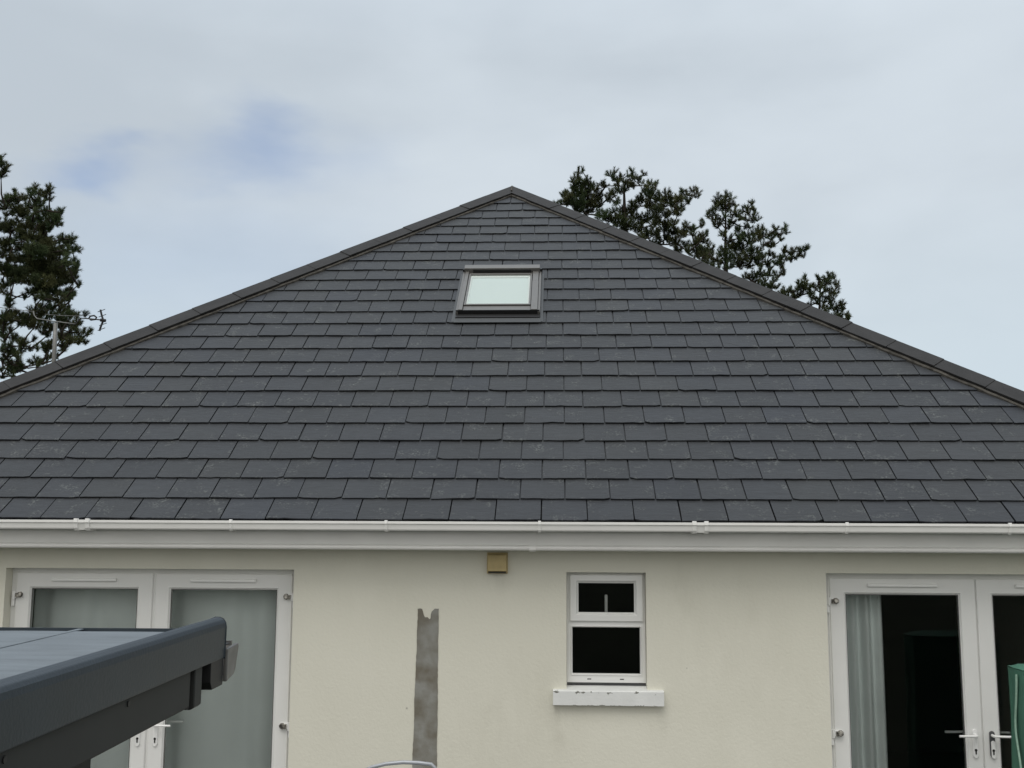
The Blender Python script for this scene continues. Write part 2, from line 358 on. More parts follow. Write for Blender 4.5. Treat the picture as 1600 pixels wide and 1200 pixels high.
# roof --------------------------------------------------------------
roof_mb = MB()
def clip(poly, a, bb, c):
    """keep a*u + b*s <= c"""
    out = []
    for i, p in enumerate(poly):
        q = poly[(i+1) % len(poly)]
        dp = a*p[0]+bb*p[1]-c; dq = a*q[0]+bb*q[1]-c
        if dp <= 0: out.append(p)
        if (dp < 0 < dq) or (dq < 0 < dp):
            t = dp/(dp-dq); out.append((p[0]+(q[0]-p[0])*t, p[1]+(q[1]-p[1])*t))
    return out
G, SW = .25, .30
TH = .0092
def slates(mb, origin, ud, sd_, nd, halfw, fine, cutout=None, u0=0.0, trim=.05):
    rows = int(SA/G)+1
    for r in range(rows):
        s0 = r*G
        wmax = halfw - s0*CPc
        if wmax < .05: continue
        kick = {0: .016, 1: .007, 2: .002}.get(r, 0)
        k0 = int((-wmax-u0)/SW)-2; k1 = int((wmax-u0)/SW)+2
        rowj = random.uniform(-.006, .006) if fine else 0
        for k in range(k0, k1+1):
            ua = u0 + k*SW + (0 if r % 2 == 0 else SW/2) + rowj
            ja, jb = (random.uniform(-.001, .001), random.uniform(-.001, .001)) if fine else (0, 0)
            dsj = random.gauss(0, .0016) if fine else 0
            gap = random.uniform(.0034, .0052)
            L_ = ua + gap + ja; R_ = ua+SW-gap + jb
            btm = s0 + dsj; top = s0 + .50
            if fine:
                n = 7; tilt = random.gauss(0, .0016); pts = []
                chip0 = random.random() < .12; chip1 = random.random() < .12
                for i in range(n+1):
                    t = i/n; x = L_+(R_-L_)*t
                    y = btm + tilt*(t-.5)*2 + random.gauss(0, .0011) + (random.uniform(.003, .008) if random.random() < .035 else 0)
                    if (i == 0 and chip0) or (i == n and chip1): y += random.uniform(.008, .022)
                    pts.append((x, y))
                pts += [(R_+random.gauss(0, .001), s0+.12), (R_, top), (L_, top), (L_+random.gauss(0, .001), s0+.12)]
            else: pts = [(L_, btm), (R_, btm), (R_, top), (L_, top)]
            pieces = [pts]
            if cutout:
                cu0, cu1, cs0, cs1 = cutout
                if cs0-.01 <= s0 < cs1 and R_ > cu0 and L_ < cu1:
                    pieces = [clip(pts, 1, 0, cu0), clip(pts, -1, 0, -cu1)]
            tn = random.gauss(1, .05); hue = random.gauss(0, .014)
            if random.random() < .06: hue += .045
            tone = (max(.6, tn*(1-hue*.5)), max(.6, tn), max(.6, tn*(1+hue*1.3)))
            lo = (random.uniform(0, 40), random.uniform(0, 40), random.uniform(0, 40))
            lift = abs(random.gauss(0, .0012)) if fine else 0
            liftL, liftR = (random.gauss(0, .0010), random.gauss(0, .0010)) if fine else (0, 0)
            for pc in pieces:
                if len(pc) < 3: continue
                pc = clip(pc, 1, CPc, halfw-trim); 
                if len(pc) < 3: continue
                pc = clip(pc, -1, CPc, halfw-trim)
                pc = clip(pc, 0, 1, SA-.01) if len(pc) > 2 else pc
                if len(pc) < 3: continue
                area = abs(sum(pc[i][0]*pc[(i+1) % len(pc)][1]-pc[(i+1) % len(pc)][0]*pc[i][1] for i in range(len(pc))))/2
                if area < .0008: continue
                T, B = [], []
                for (u, s_) in pc:
                    rel = s_-s0
                    h = -.001 + kick*(1-rel/.5) + lift*(1-rel/.5) - .050*rel + (liftL if u < (L_+R_)/2 else liftR)*(1-rel/.5)
                    pt = origin + ud*u + sd_*s_
                    lc = (lo[0]+u-L_, lo[1]+s_-s0, lo[2])
                    T.append(mb.vert(pt+nd*h, tone, lc)); B.append(mb.vert(pt+nd*(h-TH), tone, lc))
                nn = len(T); mb.f.append(T); mb.f.append(B[::-1])
                for i in range(nn): mb.f.append([T[i], B[i], B[(i+1) % nn], T[(i+1) % nn]])
X, Y, Z = Vector((1, 0, 0)), Vector((0, 1, 0)), Vector((0, 0, 1))
slates(roof_mb, Vector((UA, 0, 0)), X, Vector((0, CPc, SP)), Vector((0, -SP, CPc)), HALF, True, cutout=(-.785-UA, -.004-UA, 3.0, 4.2), u0=.044-UA)
roof = roof_mb.build('roof', M['slate'], house)
side = MB()
slates(side, Vector((XL, DEP/2, 0)), -Y, Vector((CPc, 0, SP)), Vector((-SP, 0, CPc)), DEP/2, False)
slates(side, Vector((XR, DEP/2, 0)), Y, Vector((-CPc, 0, SP)), Vector((SP, 0, CPc)), DEP/2, False)
slates(side, Vector((UA, DEP, 0)), -X, Vector((0, -CPc, SP)), Vector((0, SP, CPc)), HALF, False)
side.build('roof_slope', M['slate'], roof)
# felt deck under the slates
b = MB(); o_ = -.055
def rp(x, y, z): return (x, y, z+o_)
AP = (UA, HALF, HALF*math.tan(P_)); AB = (UA, DEP-HALF, AP[2])
cs = [(XL, 0, 0), (XR, 0, 0), (XR, DEP, 0), (XL, DEP, 0)]
for f in ([cs[0], cs[1], AP], [cs[1], cs[2], AB, AP], [cs[2], cs[3], AB], [cs[3], cs[0], AP, AB]): b.poly([rp(*p) for p in f])
b.build('roof_felt', M['deck'], roof)

# hip tiles ---------------------------------------------------------
def hip_line(cx, sgn, name, lbl):
    """sgn -1: left hip. front-wing + side-wing angular tiles up the hip"""
    A = Vector(AP); C0 = Vector((cx, 0, 0)); d = (A-C0); Ln = d.length; d.normalize()
    nf = Vector((0, -SP, CPc)); ns = Vector((sgn*SP, 0, CPc))
    mf = nf.cross(d); mf = mf if mf.x*sgn < 0 else -mf; mf.normalize()
    ms = ns.cross(d); ms = ms if ms.y > 0 else -ms; ms.normalize()
    b = MB(); W_, T_ = .155, .014
    n = int(Ln/.45)+1; step = .452
    t1 = Ln - .02
    while t1 > -.05:
        t0 = max(t1-step+random.uniform(.003, .006), -.06)
        jh = random.uniform(-.003, .003); jr = random.uniform(-.004, .004)
        cols = []
        for t, ext in ((t0, .004), (t1, 0)):
            p = C0 + d*t
            up_ = Z*(.036+jh+ext) 
            wl_ = p + mf*(W_+jr) + nf*(.030+ext+jh); wr_ = p + ms*(W_+jr) + ns*(.030+ext+jh); tp = p + up_
            k = tp - Z*T_*1.3
            cols.append([wl_, tp, wr_, wr_-ns*T_, k, wl_-nf*T_])
        i0 = len(b.v)
        for c in cols:
            for p in c: b.vert(p)
        for i in range(6): b.f.append([i0+i, i0+(i+1) % 6, i0+6+(i+1) % 6, i0+6+i])
        for o2 in (0, 6):
            b.f.append([i0+o2+0, i0+o2+1, i0+o2+4, i0+o2+5]); b.f.append([i0+o2+1, i0+o2+2, i0+o2+3, i0+o2+4])
        t1 -= step
    o = b.build('hip_tiles', M['hip'], roof)
    # mortar bed under the wing edge and thin joints between the tiles
    b = MB(); N = int(Ln/.03); prev = None
    for i in range(N+1):
        t = min(Ln-.03, i*.03); p = C0 + d*t
        w = W_ + .004 + noise.noise(Vector((t*3, cx, 0)))*.006 + noise.noise(Vector((t*17, cx, 3)))*.004
        hh = .032 + noise.noise(Vector((t*6, cx, 7)))*.005
        w += .016; hh -= .022
        q = [p+mf*(W_-.04)+nf*-.03, p+mf*(w+.002)+nf*-.03, p+mf*w+nf*(hh-.004), p+mf*(w-.006)+nf*hh, p+mf*(W_-.04)+nf*hh]
        cur = [b.vert(x) for x in q]
        if prev:
            for k in range(4): b.f.append([prev[k], prev[k+1], cur[k+1], cur[k]])
        prev = cur
    b.build('mortar_bed', M['mortar'], o)
    return o
hip_line(XL, -1, 'l', ''); hip_line(XR, 1, 'r', '')
# ridge running back from the apex, and the pale joint where the hips meet
b = MB(); 
t = HALF-.02
while t < DEP-HALF+.1:
    h = AP[2]
    b.prism([(-.14, -.070), (0, .030), (.14, -.070), (.13, -.083), (0, .012), (-.13, -.083)], t, t+.444, lambda a, u, v: (UA+u, a, h+v)); t += .45
b.build('ridge_tiles', M['hip'], roof)
b = MB(); ap = Vector(AP)
b.tube([ap+Vector((0, -.175, -.085)), ap+Vector((0, -.09, -.030)), ap+Vector((0, -.02, .022))], .010, 6)
b.build('mortar_bed', M['mortar'], roof)

# gutters, fascia ---------------------------------------------------
def sweep_x(mb, prof, x0, x1): mb.prism(prof, x0, x1, lambda t, u, v: (t, u, v))
b = MB()
FP = [(.062, -.01), (.062, -.150), (.058, -.153), (.062, -.156), (.052, -.162), (.048, -.172), (.050, -.180), (.060, -.187), (.085, -.187), (.085, -.01)]
def mitre(mb, prof, flip=1):
    # front run mitred to side runs
    n = len(prof); i0 = len(mb.v)
    for cx, cy, sx, sy in ((XL, DEP, 1, -1), (XL, 0, 1, 1), (XR, 0, -1, 1), (XR, DEP, -1, -1)):
        for u, v in prof: mb.vert((cx+sx*u, cy+sy*u, v))
    for k in range(3):
        for i in range(n):
            j = (i+1) % n; mb.f.append([i0+k*n+i, i0+k*n+j, i0+(k+1)*n+j, i0+(k+1)*n+i])
mitre(b, FP)
fas = b.build('fascia', M['fascia'], house)
b = MB(); b.poly([(XL+.08, .084, -.178), (XR-.08, .084, -.178), (XR-.08, .284, -.178), (XL+.08, .284, -.178)]); b.box(XL+.08, XL+.27, .285, DEP-.1, -.182, -.178); b.box(XR-.27, XR-.08, .285, DEP-.1, -.182, -.178)
b.build('soffit', M['fascia'], fas)
b = MB(); sweep_x(b, [(.054, -.03), (.054, -.154), (.041, -.163), (.039, -.181), (.055, -.193), (.066, -.193), (.066, -.03)], -.036, .006); b.build('joint_strip', M['fascia'], fas)
b = MB()
GP = [(-.062, -.002), (-.050, -.002), (-.048, -.010), (-.050, -.016), (-.040, -.056), (.045, -.058), (.050, -.004), (.053, -.004), (.048, -.062), (-.044, -.062), (-.050, -.054), (-.055, -.022), (-.062, -.018)]
mitre(b, GP)
gut = b.build('gutter', M['gutter'], house)
def clipx(x, w, name='gutter_bracket', g=.0035):
    b = MB(); sweep_x(b, [(-.062-g, .001+g), (-.046, .001+g), (-.046, -.012), (-.058, -.012), (-.05, -.03), (-.040, -.060), (.046, -.061), (.050, -.02), (.056, -.02), (.052, -.066-g), (-.046, -.066-g), (-.054-g, -.054), (-.059-g, -.022), (-.065-g, -.019)], x-w/2, x+w/2)
    return b.build(name, M['gutter'], gut, bevel=.0015)
for x in (-5.0, -1.971, -.957, .032, 1.976, 2.986, 4.0): clipx(x, .018)
for xa in (-2.955, 1.055):
    b = MB()
    sweep_x(b, [(-.0635, -.001), (-.050, -.001), (-.056, -.022), (-.046, -.0635), (.05, -.064), (.052, -.066), (-.047, -.066), (-.0575, -.021), (-.065, -.019)], xa-.045, xa+.045)
    u_ = b.build('gutter_union', M['gutter'], gut)
    clipx(xa-.038, .026, 'gutter_bracket', .006); clipx(xa+.038, .026, 'gutter_bracket', .006)

# cement repair strip, vent cover ----------------------------------
b = MB()
def pedge(x0, z0, x1, z1, n, a):
    return [(x0+(x1-x0)*i/n + noise.noise(Vector((z0+(z1-z0)*i/n*9, x0*7, 1)))*a + random.uniform(-.0012, .0012), z0+(z1-z0)*i/n) for i in range(n+1)]
Lp = pedge(-.786, -.580, -.822, GZ, 90, .003); Rp = pedge(-.646, -.578, -.642, GZ, 90, .0025)
notch = [(-.786, -.580), (-.768, -.577), (-.757, -.582), (-.752, -.596), (-.748, -.612), (-.742, -.628), (-.733, -.636), (-.722, -.633), (-.714, -.640), (-.706, -.648), (-.699, -.640), (-.698, -.617), (-.693, -.598), (-.682, -.588), (-.672, -.578), (-.655, -.579), (-.646, -.578)]
out = Lp[::-1] + notch[1:-1] + Rp
T = [b.vert((x, WY-.004, z)) for x, z in out]; Bk = [b.vert((x, WY+.01, z)) for x, z in out]
n = len(out)
for i in range(n): b.f.append([T[i], T[(i+1) % n], Bk[(i+1) % n], Bk[i]])
nl = len(Lp)
# stitch strips (left edge to right edge), then the ragged top as a fan of quads
for i in range(4, nl-1): b.f.append([T[nl-1-i], T[nl-2-i], T[len(out)-nl+i+1], T[len(out)-nl+i]])
b.f.append([T[i] for i in range(nl-1-4, len(out)-nl+4+1)])
b.build('render_repair', M['patch'], house)

b = MB(); b.box(-.325, -.186, .268, WY+.001, -.345, -.205)
vc = b.build('vent_cover', M['vent'], house, bevel=.004)
b = MB(); b.prism([(.268, -.212), (.236, -.222), (.226, -.327), (.268, -.334)], -.318, -.193, lambda t, u, v: (t, u, v)); b.build('vent_hood', M['vent'], vc, bevel=.003)
b = MB(); b.box(-.314, -.197, .238, .267, -.340, -.3335); b.build('vent_slot', M['black'], vc)

# patio doors -------------------------------------------------------
def keyplate(mb, xc, z0, z1, y, w=.030):
    n = 8; pts = []
    for k in range(n+1): a = pi*k/n; pts.append((xc+cos(a)*w/2, z1-w/2+sin(a)*w/2))
    for k in range(n+1): a = pi+pi*k/n; pts.append((xc+cos(a)*w/2, z0+w/2+sin(a)*w/2))
    i0 = len(mb.v); N = len(pts)
    for yy, sh in ((y, 0), (y-.007, 0), (y-.010, .003)):
        for x, z in pts:
            mb.vert((x+(xc-x)*sh/w*2, yy, z+((z0+z1)/2-z)*sh*.6))
    for r in range(2):
        for i in range(N): mb.f.append([i0+r*N+i, i0+r*N+(i+1) % N, i0+(r+1)*N+(i+1) % N, i0+(r+1)*N+i])
    mb.f.append([i0+2*N+i for i in range(N)])
def keyhole(mb, x, z, y):
    mb.prism([(cos(a*pi/5)*.0085, sin(a*pi/5)*.0085) for a in range(10)], y-.0012, y, lambda t, u, v: (x+u, t, z+v))
    mb.box(x-.004, x+.004, y-.0018, y+.001, z-.026, z-.004)
def door(x0, x1, leafs, hinges_l, hinges_r, lbl):
    d = lab(MBframe(x0, x1), lbl)
    return d
LEAF = [(0, .402), (0, .362), (.004, .358), (.088, .358), (.092, .3565), (.096, .358), (.101, .366), (.107, .371), (.107, .40)]
def patio_door(ox0, ox1, leaves, dirs, label, missing_cover=None):
    b = MB(); b.ring(ox0+.001, ox1-.001, GZ, -.329, [(0, .43), (0, .372), (.030, .372), (.030, .366), (.045, .366), (.045, .43)])
    D = lab(b.build('patio_door', M['upvc'], house), label)
    D.location = (0, 0, 0)
    for i, (x0, x1) in enumerate(leaves):
        b = MB(); b.ring(x0, x1, GZ+.05, -.362, LEAF)
        b.build('door_leaf', M['upvc'], D)
        b = MB(); b.ring(x0+.106, x1-.106, GZ+.156, -.468, [(0, .3695), (.005, .371), (.005, .375)]); b.build('glazing_seal', M['seal'], D)
        b = MB(); b.poly([(x0+.106, .374, GZ+.156), (x1-.106, .374, GZ+.156), (x1-.106, .374, -.468), (x0+.106, .374, -.468)]); b.build('pane', M['glass'], D)
        # trickle vent
        xc = (x0+x1)/2
        b = MB(); b.prism([(.3575, -.396), (.341, -.398), (.337, -.403), (.337, -.414), (.340, -.418), (.3575, -.420)], xc-.226, xc+.226, lambda t, u, v: (t, u, v)); 
        b.build('trickle_vent', M['hardware'], D, bevel=.002)
        # handle: backplate, lever outside and inside
        s = 1 if i == 0 else -1
        hx = (x1-.050) if i == 0 else (x0+.050)
        b = MB()
        y0 = .3578
        if missing_cover == i:
            b2 = MB(); keyplate(b2, hx, -1.50, -1.335, y0, .034); b2.build('handle_backplate', M['dark'], D)
            keyplate(b, hx+.002, -1.505, -1.395, y0-.008, .026)
        else: keyplate(b, hx, -1.505, -1.325, y0, .031)
        zc = -1.362
        yl = y0-.05
        lev = [(hx, y0-.005, zc), (hx, yl+.012, zc), (hx-s*.006, yl+.002, zc), (hx-s*.018, yl, zc), (hx-s*.115, yl, zc-.001)]
        b.tube(lev, [.010, .009, .0085, .008, .0075], 10)
        b.build('door_handle', M['hardware'], D, smooth=False)
        b = MB(); keyhole(b, hx, -1.455, y0-.0115 if missing_cover != i else y0-.0195); b.build('keyhole', M['keyhole'], D)
        b = MB(); yi = .402; b.tube([(hx, yi, zc+.002), (hx, yi+.045, zc+.002), (hx-s*.018, yi+.052, zc+.002), (hx-s*.155, yi+.052, zc)], .008, 8); b.build('inside_handle', M['hardware'], D)
        hxh = x0-.002 if i == 0 else x1+.002
        for hz_ in (-.513, -1.362):
            hs = 1 if i == 0 else -1
            b = MB()
            b.box(min(hxh-hs*.010, hxh+hs*.052), max(hxh-hs*.010, hxh+hs*.052), .346, .3575, hz_-.019, hz_+.019)
            b.box(min(hxh-hs*.022, hxh-hs*.004), max(hxh-hs*.022, hxh-hs*.004), .350, .366, hz_-.075, hz_+.022)
            b.tube([(hxh-hs*.006, .349, hz_-.030), (hxh-hs*.006, .349, hz_+.024)], .009, 10)
            hg = b.build('hinge', M['hardware'], D, bevel=.0015)
            b = MB(); b.tube([(hxh+hs*.038, .3465, hz_+.001), (hxh+hs*.038, .328, hz_+.003)], [.023, .017], 7)
            b.box(min(hxh+hs*.008, hxh+hs*.026), max(hxh+hs*.008, hxh+hs*.026), .334, .347, hz_-.016, hz_+.014)
            b.build('hinge_cap', M['chrome'], D, bevel=.003)
    xm = (leaves[0][1]+leaves[1][0])/2
    b = MB(); b.box(xm-.012, xm+.012, .372, .40, GZ+.05, -.364); b.build('meeting_seal', M['upvc'], D)
    # mend hierarchy: the small fittings sit under the door
    return D
patio_door(-3.616, -1.629, [(-3.578, -2.624), (-2.604, -1.658)], None, 'white glazed double door with closed curtains, behind the shed roof')
patio_door(1.915, 3.915, [(1.955, 2.905), (2.914, 3.872)], None, 'white glazed double door with one drawn-back curtain and dark room', missing_cover=1)

# small window ------------------------------------------------------
b = MB()
x0, x1, z0, z1 = .208, .731, -1.056, -.335
b.ring(x0, x1, z0, z1, [(0, .42), (0, .350), (.012, .347), (.016, .347)])
# outer frame faces, transom and bottom rail
b.box(x0+.016, .236, .346, .40, z0+.002, z1-.016); b.box(.703, x1-.016, .346, .40, z0+.002, z1-.016)
b.box(.236, .703, .346, .40, -.352, z1-.016)
b.box(.236, .703, .346, .40, -.688, -.655); b.box(.236, .703, .346, .40, z0+.002, -1.006)
win = lab(b.build('window', M['upvc'], house), 'small white window with top opening light and flaking sill')
b = MB(); b.ring(.229, .716, -.657, -.349, [(0, .37), (0, .334), (.004, .330), (.040, .330), (.044, .333), (.050, .345), (.0575, .350), (.0575, .38)]); b.build('sash', M['upvc'], win)
b = MB(); b.ring(.234, .706, -1.010, -.686, [(-.001, .3455), (.002, .341), (.006, .341), (.012, .355), (.0125, .38)]); b.build('glazing_bead', M['upvc'], win)
b = MB(); b.poly([(.285, .360, -.602), (.66, .360, -.602), (.66, .360, -.404), (.285, .360, -.404)]); b.build('pane', M['glass'], win)
b = MB(); b.poly([(.24, .364, -1.004), (.70, .364, -1.004), (.70, .364, -.69), (.24, .364, -.69)]); b.build('pane', M['glass'], win)
b = MB()
for xx in (.356, .572):
    b = MB(); b.box(xx-.013, xx+.013, .3448, .3462, -1.036, -1.030); b.build('drain_slot', M['keyhole'], win)
b = MB()
def sillp(t, u, v): return (t, u, v)
b.prism([(.236, -1.098), (.242, -1.092), (.285, -1.089), (.285, -1.184), (.236, -1.186)], .116, .2055, sillp)
b.prism([(.236, -1.098), (.242, -1.092), (.285, -1.089), (.285, -1.184), (.236, -1.186)], .7335, .838, sillp)
b.prism([(.236, -1.098), (.242, -1.092), (.41, -1.070), (.41, -1.0865), (.285, -1.0875), (.285, -1.184), (.236, -1.186)], .2055, .7335, sillp)
b.build('window_sill', M['sill'], win)
b = MB(); b.box(.209, .730, .356, .41, -1.0695, -1.0562); b.build('packer', M['dark'], win)  # coloured dark to paint in the shade of the gap below the frame

# roof window -------------------------------------------------------
no, so = Vector((0, -SP, CPc)), Vector((0, CPc, SP))
def R(u, s_, h): return X*u + so*s_ + no*h
def rbox(mb, u0, u1, s0, s1, h0, h1):
    b0 = len(mb.v)
    for u in (u0, u1):
        for s_ in (s0, s1):
            for h in (h0, h1): mb.vert(R(u, s_, h))
    for q in ((0,1,3,2),(4,6,7,5),(0,4,5,1),(2,3,7,6),(0,2,6,4),(1,5,7,3)): mb.f.append([b0+i for i in q])
b = MB()
gs0_ = 3.258
ul, ur = -.780, -.012; sb, st = 3.135, 4.105
# flashing tray sides and side cladding (upper and lower lengths with a seam)
rbox(b, ul, ul+.022, sb-.01, st, -.03, .046); rbox(b, ur-.022, ur, sb-.01, st, -.03, .046)
for a, c in ((ul+.0235, ul+.062), (ur-.084, ur-.0235)):
    rbox(b, a, c, sb, 3.795, -.03, .066); rbox(b, a+.002, c-.002, 3.799, st-.02, -.03, .064)
rbox(b, ul+.064, ur-.086, sb+.012, gs0_-.008, -.03, .046)
rbox(b, ul+.064, ur-.086, 3.993, st-.04, -.03, .050)
rw = lab(b.build('roof_window', M['clad'], house, bevel=.003), 'grey framed roof window with pale blind set in the slates')
b = MB(); rbox(b, ul+.014, ur-.014, st-.078, st+.012, -.02, .098); b.build('top_hood', M['clad'], rw, bevel=.004)
b = MB(); rbox(b, ul+.10, ur-.10, st-.086, st-.0785, -.0, .082); rbox(b, ul-.004, ul+.028, st-.04, st+.006, -.02, .07); rbox(b, ur-.028, ur+.004, st-.04, st+.006, -.02, .07); b.build('top_seal', M['black'], rw)
# sash ring around the glass
b = MB(); w = .018
gu0, gu1, gs0, gs1 = ul+.066, ur-.070, 3.258, 3.985
gu0, gu1 = ul+.066, ur-.088
rbox(b, gu0, gu0+w, gs0, gs1, 0, .058); rbox(b, gu1-w, gu1, gs0, gs1, 0, .058); rbox(b, gu0+w, gu1-w, gs0, gs0+w*1.1, 0, .058); rbox(b, gu0+w, gu1-w, gs1-w, gs1, 0, .058)
b.build('sash', M['clad'], rw, bevel=.003)
b = MB(); b.poly([R(gu0+w, gs0+w, .052), R(gu1-w, gs0+w, .052), R(gu1-w, gs1-w, .052), R(gu0+w, gs1-w, .052)]); b.build('pane', M['skyglass'], rw)
# inner white frame and blind just under the glass
b = MB(); i1 = .014
rbox(b, gu0+w, gu0+w+i1, gs0+w, gs1-w, -.03, .044); rbox(b, gu1-w-i1, gu1-w, gs0+w, gs1-w, -.03, .044); rbox(b, gu0+w+i1, gu1-w-i1, gs1-w-.045, gs1-w, -.03, .044)
b.build('inner_lining', M['plaster'], rw)
b = MB(); rbox(b, gu0+w, gu1-w, gs0+w, gs1-w, -.04, .036); b.build('blind', M['blind'], rw)
b = MB(); rbox(b, ul+.004, ur-.004, sb-.072, sb+.012, -.03, .022); rbox(b, ul+.003, ur-.003, sb-.0065, sb-.0005, -.03, .061); b.build('underside_shade', M['black'], rw)  # black boxes: shade on the frame's lower underside, put into the colour
b = MB(); b.prism([(2.985, .004), (2.985, .008), (sb-.074, .014), (sb-.074, .006)], ul-.006, ur+.008, lambda t, u, v: R(t, u, v)); b.build('apron_flashing', M['cladd'], rw)
b = MB()
rbox(b, ul-.030, ul-.001, 3.01, st, -.006, .002); b.build('side_flashing', M['cladd'], rw)
b = MB(); rbox(b, ur+.001, ur+.026, 3.01, st, -.006, .002); b.build('side_flashing', M['cladd'], rw)

# ------------------------------------------------------------------ curtains and things indoors
def curtain(x0, x1, slant, label, amp=.022, fold=.085, seed=0):
    b = MB(); nx, nz = int((x1-x0)/.008), 14; z0, z1 = GZ+.07, -.19
    rows = []
    for j in range(nz+1):
        z = z1+(z0-z1)*j/nz; row = []
        for i in range(nx+1):
            t = i/nx; x = x0+(x1-x0)*t + slant*(j/nz)*(1-t)
            ph = x/fold*2*pi + 1.6*noise.noise(Vector((x*3, seed, z*.3)))*2
            y = .635 + amp*sin(ph) + .5*amp*sin(ph*.43+seed) + noise.noise(Vector((x*8, z, seed)))*.01
            row.append(b.vert((x, y, z)))
        rows.append(row)
    for A, B in zip(rows, rows[1:]):
        for i in range(nx): b.f.append([A[i], A[i+1], B[i+1], B[i]])
    o = b.build('curtain', M['curtain'], None, smooth=True)
    so_ = o.modifiers.new('thick', 'SOLIDIFY'); so_.thickness = .002
    o['label'] = label; o['category'] = 'curtain'; return o
curtain(-3.575, -2.70, 0, 'pale curtain behind the left leaf of the fully curtained door', fold=.21, amp=.014, seed=2)
curtain(-2.625, -1.50, .055, 'pale curtain behind the right leaf of the fully curtained door', fold=.26, amp=.015, seed=5)
curtain(1.95, 2.375, 0, 'gathered pale curtain at the edge of the dark-roomed patio door', fold=.095, amp=.026, seed=9)
b = MB(); b.tube([(.474, .4115, -.672), (.474, .4115, -.497), (.474, .4115, -.487)], [.0105, .0105, .008], 12)
b.build('stay', M['plaster'], win)

# ------------------------------------------------------------------ shed in the foreground
SC = Vector((-.690, -4.155, 0)); sa_ = radians(1.43)
sy = Vector((-sin(sa_), cos(sa_), 0)); sx = Vector((cos(sa_), sin(sa_), 0))     # sy: away from the camera along the edge, sx: to the right
shed = empty('shed', (SC.x-1.2, SC.y-1.5, GZ), 'dark grey shed with smooth membrane roof in the near left corner', 'shed')
def Sp(x, y, z): return SC + sx*x + sy*y + Z*(z - (.011 if z > -.32 else .004))
NEAR, WID = -3.4, -2.6
def sprism(mb, prof, y0, y1): mb.prism(prof, y0, y1, lambda t, u, v: Sp(u, t, v))
def ntop(y): return noise.noise(Vector((y*1.7, 4, 0)))*.002
# deck
b = MB(); nx, ny = 40, 50; rows = []
for j in range(ny+1):
    y = NEAR + (-.012-NEAR)*j/ny; rows.append([b.vert(Sp(WID+.03+(-.05-WID-.03)*i/nx, y, -.280 + noise.noise(Vector((i*.35, j*.3, 2)))*.0012 - (.010 if j == ny else 0))) for i in range(nx+1)])
for A, B in zip(rows, rows[1:]):
    for i in range(nx): b.f.append([A[i], A[i+1], B[i+1], B[i]])
dk = b.build('roof_deck', M['membrane'], shed, smooth=True)
b = MB(); b.prism([(-.366, -.281), (-.366, -.2785), (-.352, -.2785), (-.352, -.281)], NEAR, -.02, lambda t, u, v: Sp(u, t, v)); b.build('seam', M['membrane'], dk)
b = MB(); b.prism([(-.004, -.279), (-.03, -.277), (-.03, -.30), (-.004, -.30)], WID+.03, -.052, lambda t, u, v: Sp(t, u, v)); b.build('edge_drip', M['trim'], shed)
# rounded kerb trim along the side, swept with a little waviness; rises slightly at the far corner
b = MB(); prof = [(-.075, -.283), (-.058, -.268), (-.040, -.256), (-.028, -.251), (-.016, -.2515), (-.007, -.256), (-.002, -.264), (0, -.275), (-.001, -.358), (-.014, -.360), (-.016, -.300), (-.075, -.30)]
nseg = 60; rings = []
for j in range(nseg+1):
    y = NEAR + (.0-NEAR)*j/nseg; rise = 0*max(0, (y+.5)/.5)**1.5 if y > -.5 else 0
    rings.append([b.vert(Sp(u + noise.noise(Vector((y*1.1, 0, 8)))*.0015, y, v + (rise if v > -.29 else 0) + ntop(y))) for u, v in prof])
for A, B in zip(rings, rings[1:]):
    for i in range(len(prof)): b.f.append([A[i], A[(i+1) % len(prof)], B[(i+1) % len(prof)], B[i]])
b.f.append(rings[0]); b.f.append(rings[-1][::-1])
b.build('edge_trim', M['trim'], shed, smooth=False, bevel=.002)
# left and back trims
b = MB(); b.prism([(0, -.255), (.05, -.26), (.06, -.30), (0, -.36)], NEAR, 0, lambda t, u, v: Sp(WID-.0+u, t, v)); b.build('edge_trim', M['trim'], shed)
# fascia under the trim with screw heads
b = MB(); sprism(b, [(-.012, -.358), (-.012, -.440), (-.020, -.446), (-.030, -.446), (-.030, -.30), (-.020, -.30)], NEAR, -.232)
b.prism([(-.29, -.446), (-.24, -.44), (-.24, -.30), (-.29, -.30)], WID+.02, -.031, lambda t, u, v: Sp(t, u, v))
fs = b.build('fascia_board', M['shedfascia'], shed, bevel=.002)
for y_, z_ in ((-.612, -.372), (-1.10, -.374), (-1.6, -.374)):
    b = MB(); c = Sp(-.0118, y_, z_); b.tube([c, c+sx*.0022], .0060, 9); b.build('screw', M['black'], fs)
b = MB(); sprism(b, [(-.009, -.330), (-.009, -.446), (-.018, -.453), (-.034, -.453), (-.034, -.330)], -.205, -.152); b.build('corner_cover', M['shedfascia'], shed, bevel=.003)
b = MB(); sprism(b, [(-.02, -.30), (-.02, -.449), (-.10, -.449), (-.10, -.30)], -.226, -.206); b.build('corner_gap', M['black'], shed)
